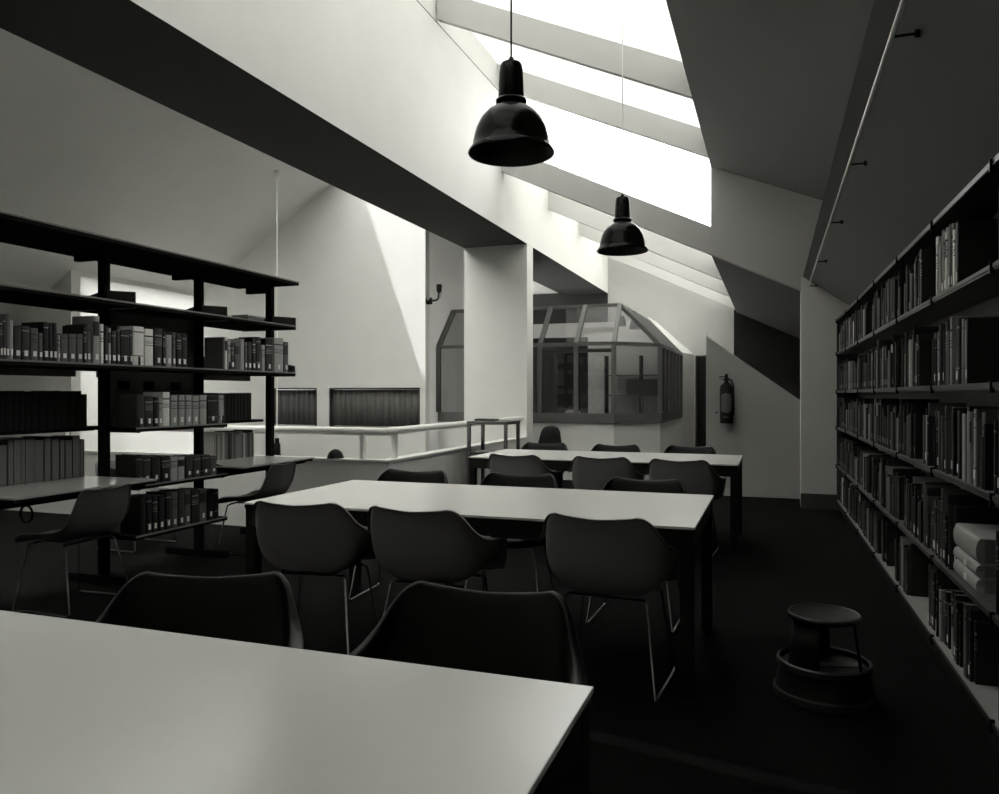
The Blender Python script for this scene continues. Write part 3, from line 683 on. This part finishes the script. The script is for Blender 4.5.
for a, b in zip(PY[:-1], PY[1:]): UB().box(-4.60, -4.34, a+.04, b-.04, Z4-.02, Z4).build('shelf', M['shelf_black'], un)
for i in (0, 2):
    a, b = PY[i], PY[i+1]
    o = UB().box(-4.62, -3.82, a-.12 if i == 0 else a-.07, b-.03 if i == 0 else b-.02, ZD-.012, ZD).build('desk_top', M['laminate_grey'], un)
    UB().box(-4.62, -3.825, (a-.12 if i == 0 else a-.07)+.004, b-.034, ZD-.03, ZD-.012).build('desk_edge', M['shelf_black'], o)
    UB().box(-4.32, -4.28, a+.035, b-.035, .60, .66).build('cross_rail', M['shelf_black'], un)
    for y in (a+.05, b-.06): UB().prism([(-4.28, y, ZD-.03), (-3.9, y, ZD-.03), (-3.9, y, ZD-.05), (-4.28, y, ZD-.12)], (0, .02, 0)).build('desk_bracket', M['shelf_black'], un)
for a, b in zip(PY[:-1], PY[1:]): UB().box(-4.5, -4.42, a+.12, b-.12, Z3-.075, Z3-.029).build('label_rail', M['steel_dark'], un)
m = UB(); ya, yb = PY[1]+.035, PY[2]-.035
m.box(-4.325, -4.315, ya, yb, Z4, Z3); m.box(-4.325, -4.315, ya, yb, Z3, 1.86)
m.build('back_panel', M['bracket'], un)
for z0 in (Z4+.26, 1.66):
    for yy in (ya+.10, ya+.33, ya+.60): UB().box(-4.3149, -4.311, yy, yy+.10, z0, z0+.06).build('panel_slot', M['shelf_black'], un)
m = MB(); pts = [(.0+.05*math.cos(t), 0, .05*math.sin(t)) for t in [2*PI*k/24 for k in range(25)]]; m.tube(pts, .007, 8, cap=False)
tag(m.build('cable_loop', M['steel_black'], smooth=True, loc=(-4.3, 3.47, .55)), 'black loop of cable hanging under the nearer shelving desk', 'cable')

# ------------------------------------------------------------------ right bookcases
BX = .735; BA = .0108
def bxf(y): return BX-BA*(y-3.07)
ZR = [1.74, 1.32, .92, .50, .12]
bays = [2.13+1.02*i for i in range(8)]
bayname = ['cut off by the right edge', 'nearest whole bay', 'second bay away from us', 'third bay away from us', 'fourth bay away from us', 'fifth bay away from us', 'last bay against the pier']
for i in range(7):
    y0, y1 = bays[i], bays[i+1]
    t = thing('library_bookcase', 'dark steel wall bookcase on the right, %s' % bayname[i], 'bookcase', (bxf((y0+y1)/2), (y0+y1)/2, 0), BA, 'wall bookcases on the right')
    h = .509
    MB().box(.215, .235, -h, h, .05, 2.10).build('back_panel', M['steel_dark'], t)
    ts = MB().box(.0, .235, -h, h, 2.085, 2.105).build('top_shelf', M['steel_black'], t)
    MB().box(-.004, 0, -h, h, 2.088, 2.11).build('front_edge', M['shelf_edge'], ts)
    for z in ZR:
        ts = MB().box(.0, .235, -h, h, z-.022, z).build('shelf', M['laminate_grey'] if z < .2 else M['steel_mid'], t)
        MB().box(-.005, 0, -h, h, z-.013, z+.003).build('front_edge', M['shelf_edge'], ts)
    for z in ZR+[2.10]: MB().box(-.012, .004, h-.01, h+.001, z-.034, z+.012).build('clip', M['steel_black'], t)
    if i in (0, 6):
        m = MB()
        yy = h-.004 if i == 6 else -h
        m.box(.0, .235, yy, yy+.004, .05, 2.1); m.build('side_panel', M['steel_dark'], t)
    MB().box(.03, .21, -h, h, 0, .097).build('plinth', M['steel_black'], t)
rown = ['top row', 'second row', 'third row', 'fourth row', 'bottom row']
def U(a, b): return (Yat(b, BX), Yat(a, BX))
gaps = {0: [U(956, 989), U(919, 932), U(868, 873)], 1: [U(964, 989), U(917, 929)], 2: [U(980, 984), U(912, 921)], 3: [U(949, 990), U(898, 902)], 4: [U(908, 927), U(888, 896), U(967, 988), U(880, 883)]}
light = {0: [(U(932, 956), 5), (U(988, 999), 4)], 1: [(U(948, 966), 4), (U(989, 999), 4)], 2: [(U(945, 975), 4)]}
slots = []
for r in range(5):
    y = 3.03; k = 0; bay_prev = None; after = False
    while y < 9.22:
        w = random.choice([.012, .016, .02, .024, .028, .034, .042, .05]) if y < 6 else random.uniform(.02, .05)
        bi = int((y-2.13)/1.02)
        if y+w > bays[bi+1]-.012: y = bays[bi+1]+.006; continue
        g = next((g for g in gaps[r] if y+w > g[0] and y < g[1]), None)
        if g: y = g[1]+.001; after = True; continue
        if random.random() < .012: y += random.uniform(.04, .12); after = True; continue
        if bi != bay_prev: k = 0; bay_prev = bi
        k += 1
        hmax = [.33, .36, .34, .34, .33][r]
        h = random.uniform(.19, .30) if random.random() < .85 else random.uniform(.28, hmax)
        tone = random.choices(range(6), [6, 7, 6, 5, 1.6, .35])[0]
        for (g0, t_) in light.get(r, []):
            if g0[0] < y < g0[1]: tone = random.choice([t_, t_, t_-1, t_-2]); h = random.uniform(.25, .31)
        if after: tone = random.choice([0, 0, 1]); h = max(h, .25); after = False
        slots.append((r, bi, k, y+w/2, w*.97, h, tone)); y += w+random.uniform(0, .0015)
slots.sort(key=lambda s: s[3])
left_n = NB
quota = 330-left_n
cov = MB(); mats = [CV[(t, k)] for t in range(6) for k in (0, 1)]+[M['pages']]
for n_, (r, bi, k, yc, w, h, tone) in enumerate(slots):
    setback = random.uniform(.004, .03)
    if n_ < quota:
        book(bxf(yc)+.008+setback, yc, ZR[r], w, h, random.uniform(.15, .175), -PI/2, tone, random.choice([0, 1, 2, 2, 3] if tone > 2 else [0, 0, 1, 2]),
             '%s, %s from right, %s, %s of right bookcases' % (desc(tone, w, h), ordw(k), rown[r], ['cut-off bay', 'nearest bay', 'second bay', 'third bay', 'fourth bay', 'fifth bay', 'last bay'][bi]),
             'books in the %s of the right bookcases' % rown[r], random.random() < .5)
    else:
        c, p = MB(), MB(); book_geo(w, h, .16, c, p)
        T = Matrix.Translation((bxf(yc)+.008+setback, yc, ZR[r])) @ Matrix.Rotation(-PI/2, 4, 'Z')
        cov.add([T @ Vector(v) for v in c.v], c.f, tone*2+random.choice([0, 1])); cov.add([T @ Vector(v) for v in p.v], p.f, len(mats)-1)
        if random.random() < .4 and w > .015:
            q = MB().box(-w*.34, w*.34, -.0025, -.0012, .028, .065); cov.add([T @ Vector(v) for v in q.v], q.f, len(mats)-1)
o = cov.build('distant_books', mats); tag(o, 'rows of mixed books filling the far bays of the right bookcases', 'books', None, 'stuff')
# three fat volumes lying flat in the fourth row
y0, y1 = U(953, 986)
for i, (th, dx) in enumerate([(.062, .03), (.055, .02), (.100, .0)]):
    z = ZR[3]+[0, .0625, .118][i]
    yc = 3.65; ln = .40
    e = thing('book', ['lowest', 'middle', 'topmost'][i]+' of three fat volumes lying flat in the fourth right-hand row', 'book', (BX+.012, yc, z), 0, 'volumes lying flat on the right shelves')
    n = 8; pr = [(.02*(1-math.sin(PI*k/n)), th*(1-math.cos(PI*k/n))/2) for k in range(n+1)]
    c = MB(); c.prism([(a, -ln/2, b) for a, b in pr]+[(.03, -ln/2, th), (.03, -ln/2, 0)], (0, ln, 0)); c.box(.03, .2, -ln/2, ln/2, 0, .004); c.box(.03, .2, -ln/2, ln/2, th-.004, th)
    c.build('cover', CV[(4, [2, 2, 0][i])], e, smooth=True)
    MB().box(.03, .195, -ln/2+.004, ln/2-.004, .004, th-.004).build('page_block', M['pages'], e)
    if i < 2: MB().box(-.0015, .004, -.05, .0, th*.3, th*.7).build('spine_label', M['tag'], e)

# ------------------------------------------------------------------ kick stool
t = thing('kick_stool', 'round black two-step kick stool on the carpet before the right bookcases', 'step stool', (.205, 3.54, 0), D(15))
t.scale = (.94, .94, 1.0)
MB().lathe([(0, .012), (.20, .012), (.212, 0), (.218, .01), (.216, .035), (.208, .042)], n=56).build('rubber_ring', M['rubber'], t, smooth=True)
MB().lathe([(.208, .036), (.205, .05), (.190, .122), (.194, .127), (.198, .133), (.198, .155), (.192, .159), (.186, .155), (.184, .135), (0, .132)], n=56).build('lower_step', M['steel_black'], t, smooth=True)
m = MB(); m.lathe([(.1985, .128), (.2005, .134), (.2005, .155), (.192, .1605), (.19, .159)], n=56); m.build('rim', M['steel_dark'], t, smooth=True)
for a0, a1 in ((175, 245), (322, 358), (62, 100)):
    v = []; k = 14
    for i in range(k+1):
        a = D(a0+(a1-a0)*i/k)
        for r, z in ((.158, .133), (.128, .334)): v.append((r*math.cos(a), r*math.sin(a), z))
    m = MB(); m.add(v, [(2*i, 2*i+2, 2*i+3, 2*i+1) for i in range(k)]); o = m.build('support_panel', M['steel_black'], t, smooth=True); o.modifiers.new('s', 'SOLIDIFY').thickness = .004
MB().lathe([(0, .330), (.13, .334), (.148, .332), (.154, .340), (.152, .352), (.147, .355), (.140, .351), (0, .351)], n=56).build('upper_step', M['steel_black'], t, smooth=True)
m = MB(); m.lathe([(.1535, .344), (.1535, .352), (.149, .3565), (.145, .355)], n=56); m.build('rim', M['shelf_edge'], t, smooth=True)
MB().box(-.17, .17, -.03, .03, .133, .137).build('cross_strip', M['steel_mid'], t)

# ------------------------------------------------------------------ fire extinguisher
t = thing('fire_extinguisher', 'dark fire extinguisher with oval label on the white stub wall', 'fire extinguisher', (-.545, 10.03, .92), 0)
MB().lathe([(0, 0), (.075, 0), (.08, .01), (.08, .43), (.072, .47), (.04, .50), (.025, .51), (.022, .54), (0, .54)], n=32).build('cylinder', M['steel_black'], t, smooth=True)
m = MB(); m.box(-.03, .03, -.03, .03, .53, .57); m.box(-.085, .02, -.012, .012, .575, .588); m.bar((-.085, 0, .56), (-.02, 0, .545), .02, .008); m.box(-.018, .018, -.014, .014, .57, .615); m.build('valve_handle', M['steel_black'], t)
MB().tube([(.03, 0, .55), (.06, .0, .54), (.083, .02, .48), (.085, .03, .30), (.085, .03, .1)], .009, 8).build('hose', M['rubber'], t, smooth=True)
v = []; nn = 20
for i in range(nn+1):
    z = .13+.25*i/nn; hw = .85*math.sqrt(max(0, 1-((i-nn/2)/(nn/2))**6))+.02
    for j in range(9): a = -PI/2+hw*(-1+2*j/8); v.append((.0815*math.cos(a), .0815*math.sin(a), z))
m = MB(); m.add(v, [(i*9+j, i*9+j+1, (i+1)*9+j+1, (i+1)*9+j) for i in range(nn) for j in range(8)]); m.build('label_panel', CV[(3, 0)], t, smooth=True)
MB().box(-.03, .03, -.083, -.079, .07, .085).build('maker_plate', M['steel_mid'], t)
MB().box(-.02, .02, .06, .103, .3, .5).build('wall_bracket', M['steel_black'], t)
tag(MB().lathe([(0, 0), (.012, 0), (.012, .01), (0, .01)], n=12).build('wall_screw', M['steel_black'], loc=(-.67, 10.125, 1.05)), 'tiny dark fixing left in the stub wall beside the extinguisher', 'screw')
bpy.data.objects['wall_screw'].rotation_euler = (PI/2, 0, 0)

# ------------------------------------------------------------------ daylight
w = bpy.data.worlds.new('sky'); SC.world = w; w.use_nodes = True
bg = w.node_tree.nodes['Background']; bg.inputs['Color'].default_value = (1, 1, .98, 1); bg.inputs['Strength'].default_value = 3.0
sl = bpy.data.lights.new('sun', 'SUN'); so = bpy.data.objects.new('sun', sl); COL.objects.link(so)
sd = Vector((.355, .38, -1)); so.rotation_euler = sd.to_track_quat('-Z', 'Y').to_euler(); so.location = (-8, 0, 12)
sl.energy = 1.9; sl.angle = D(.8)
SC.view_settings.view_transform = 'Standard'; SC.view_settings.look = 'None'; SC.view_settings.gamma = 1; SC.view_settings.use_curve_mapping = False
SC.view_settings.exposure = 1.43
cy = SC.cycles
cy.max_bounces = 10; cy.diffuse_bounces = 6; cy.glossy_bounces = 4; cy.transparent_max_bounces = 16; cy.transmission_bounces = 8
cy.use_denoising = True; cy.caustics_reflective = False; cy.caustics_refractive = False
cy.sample_clamp_indirect = 6
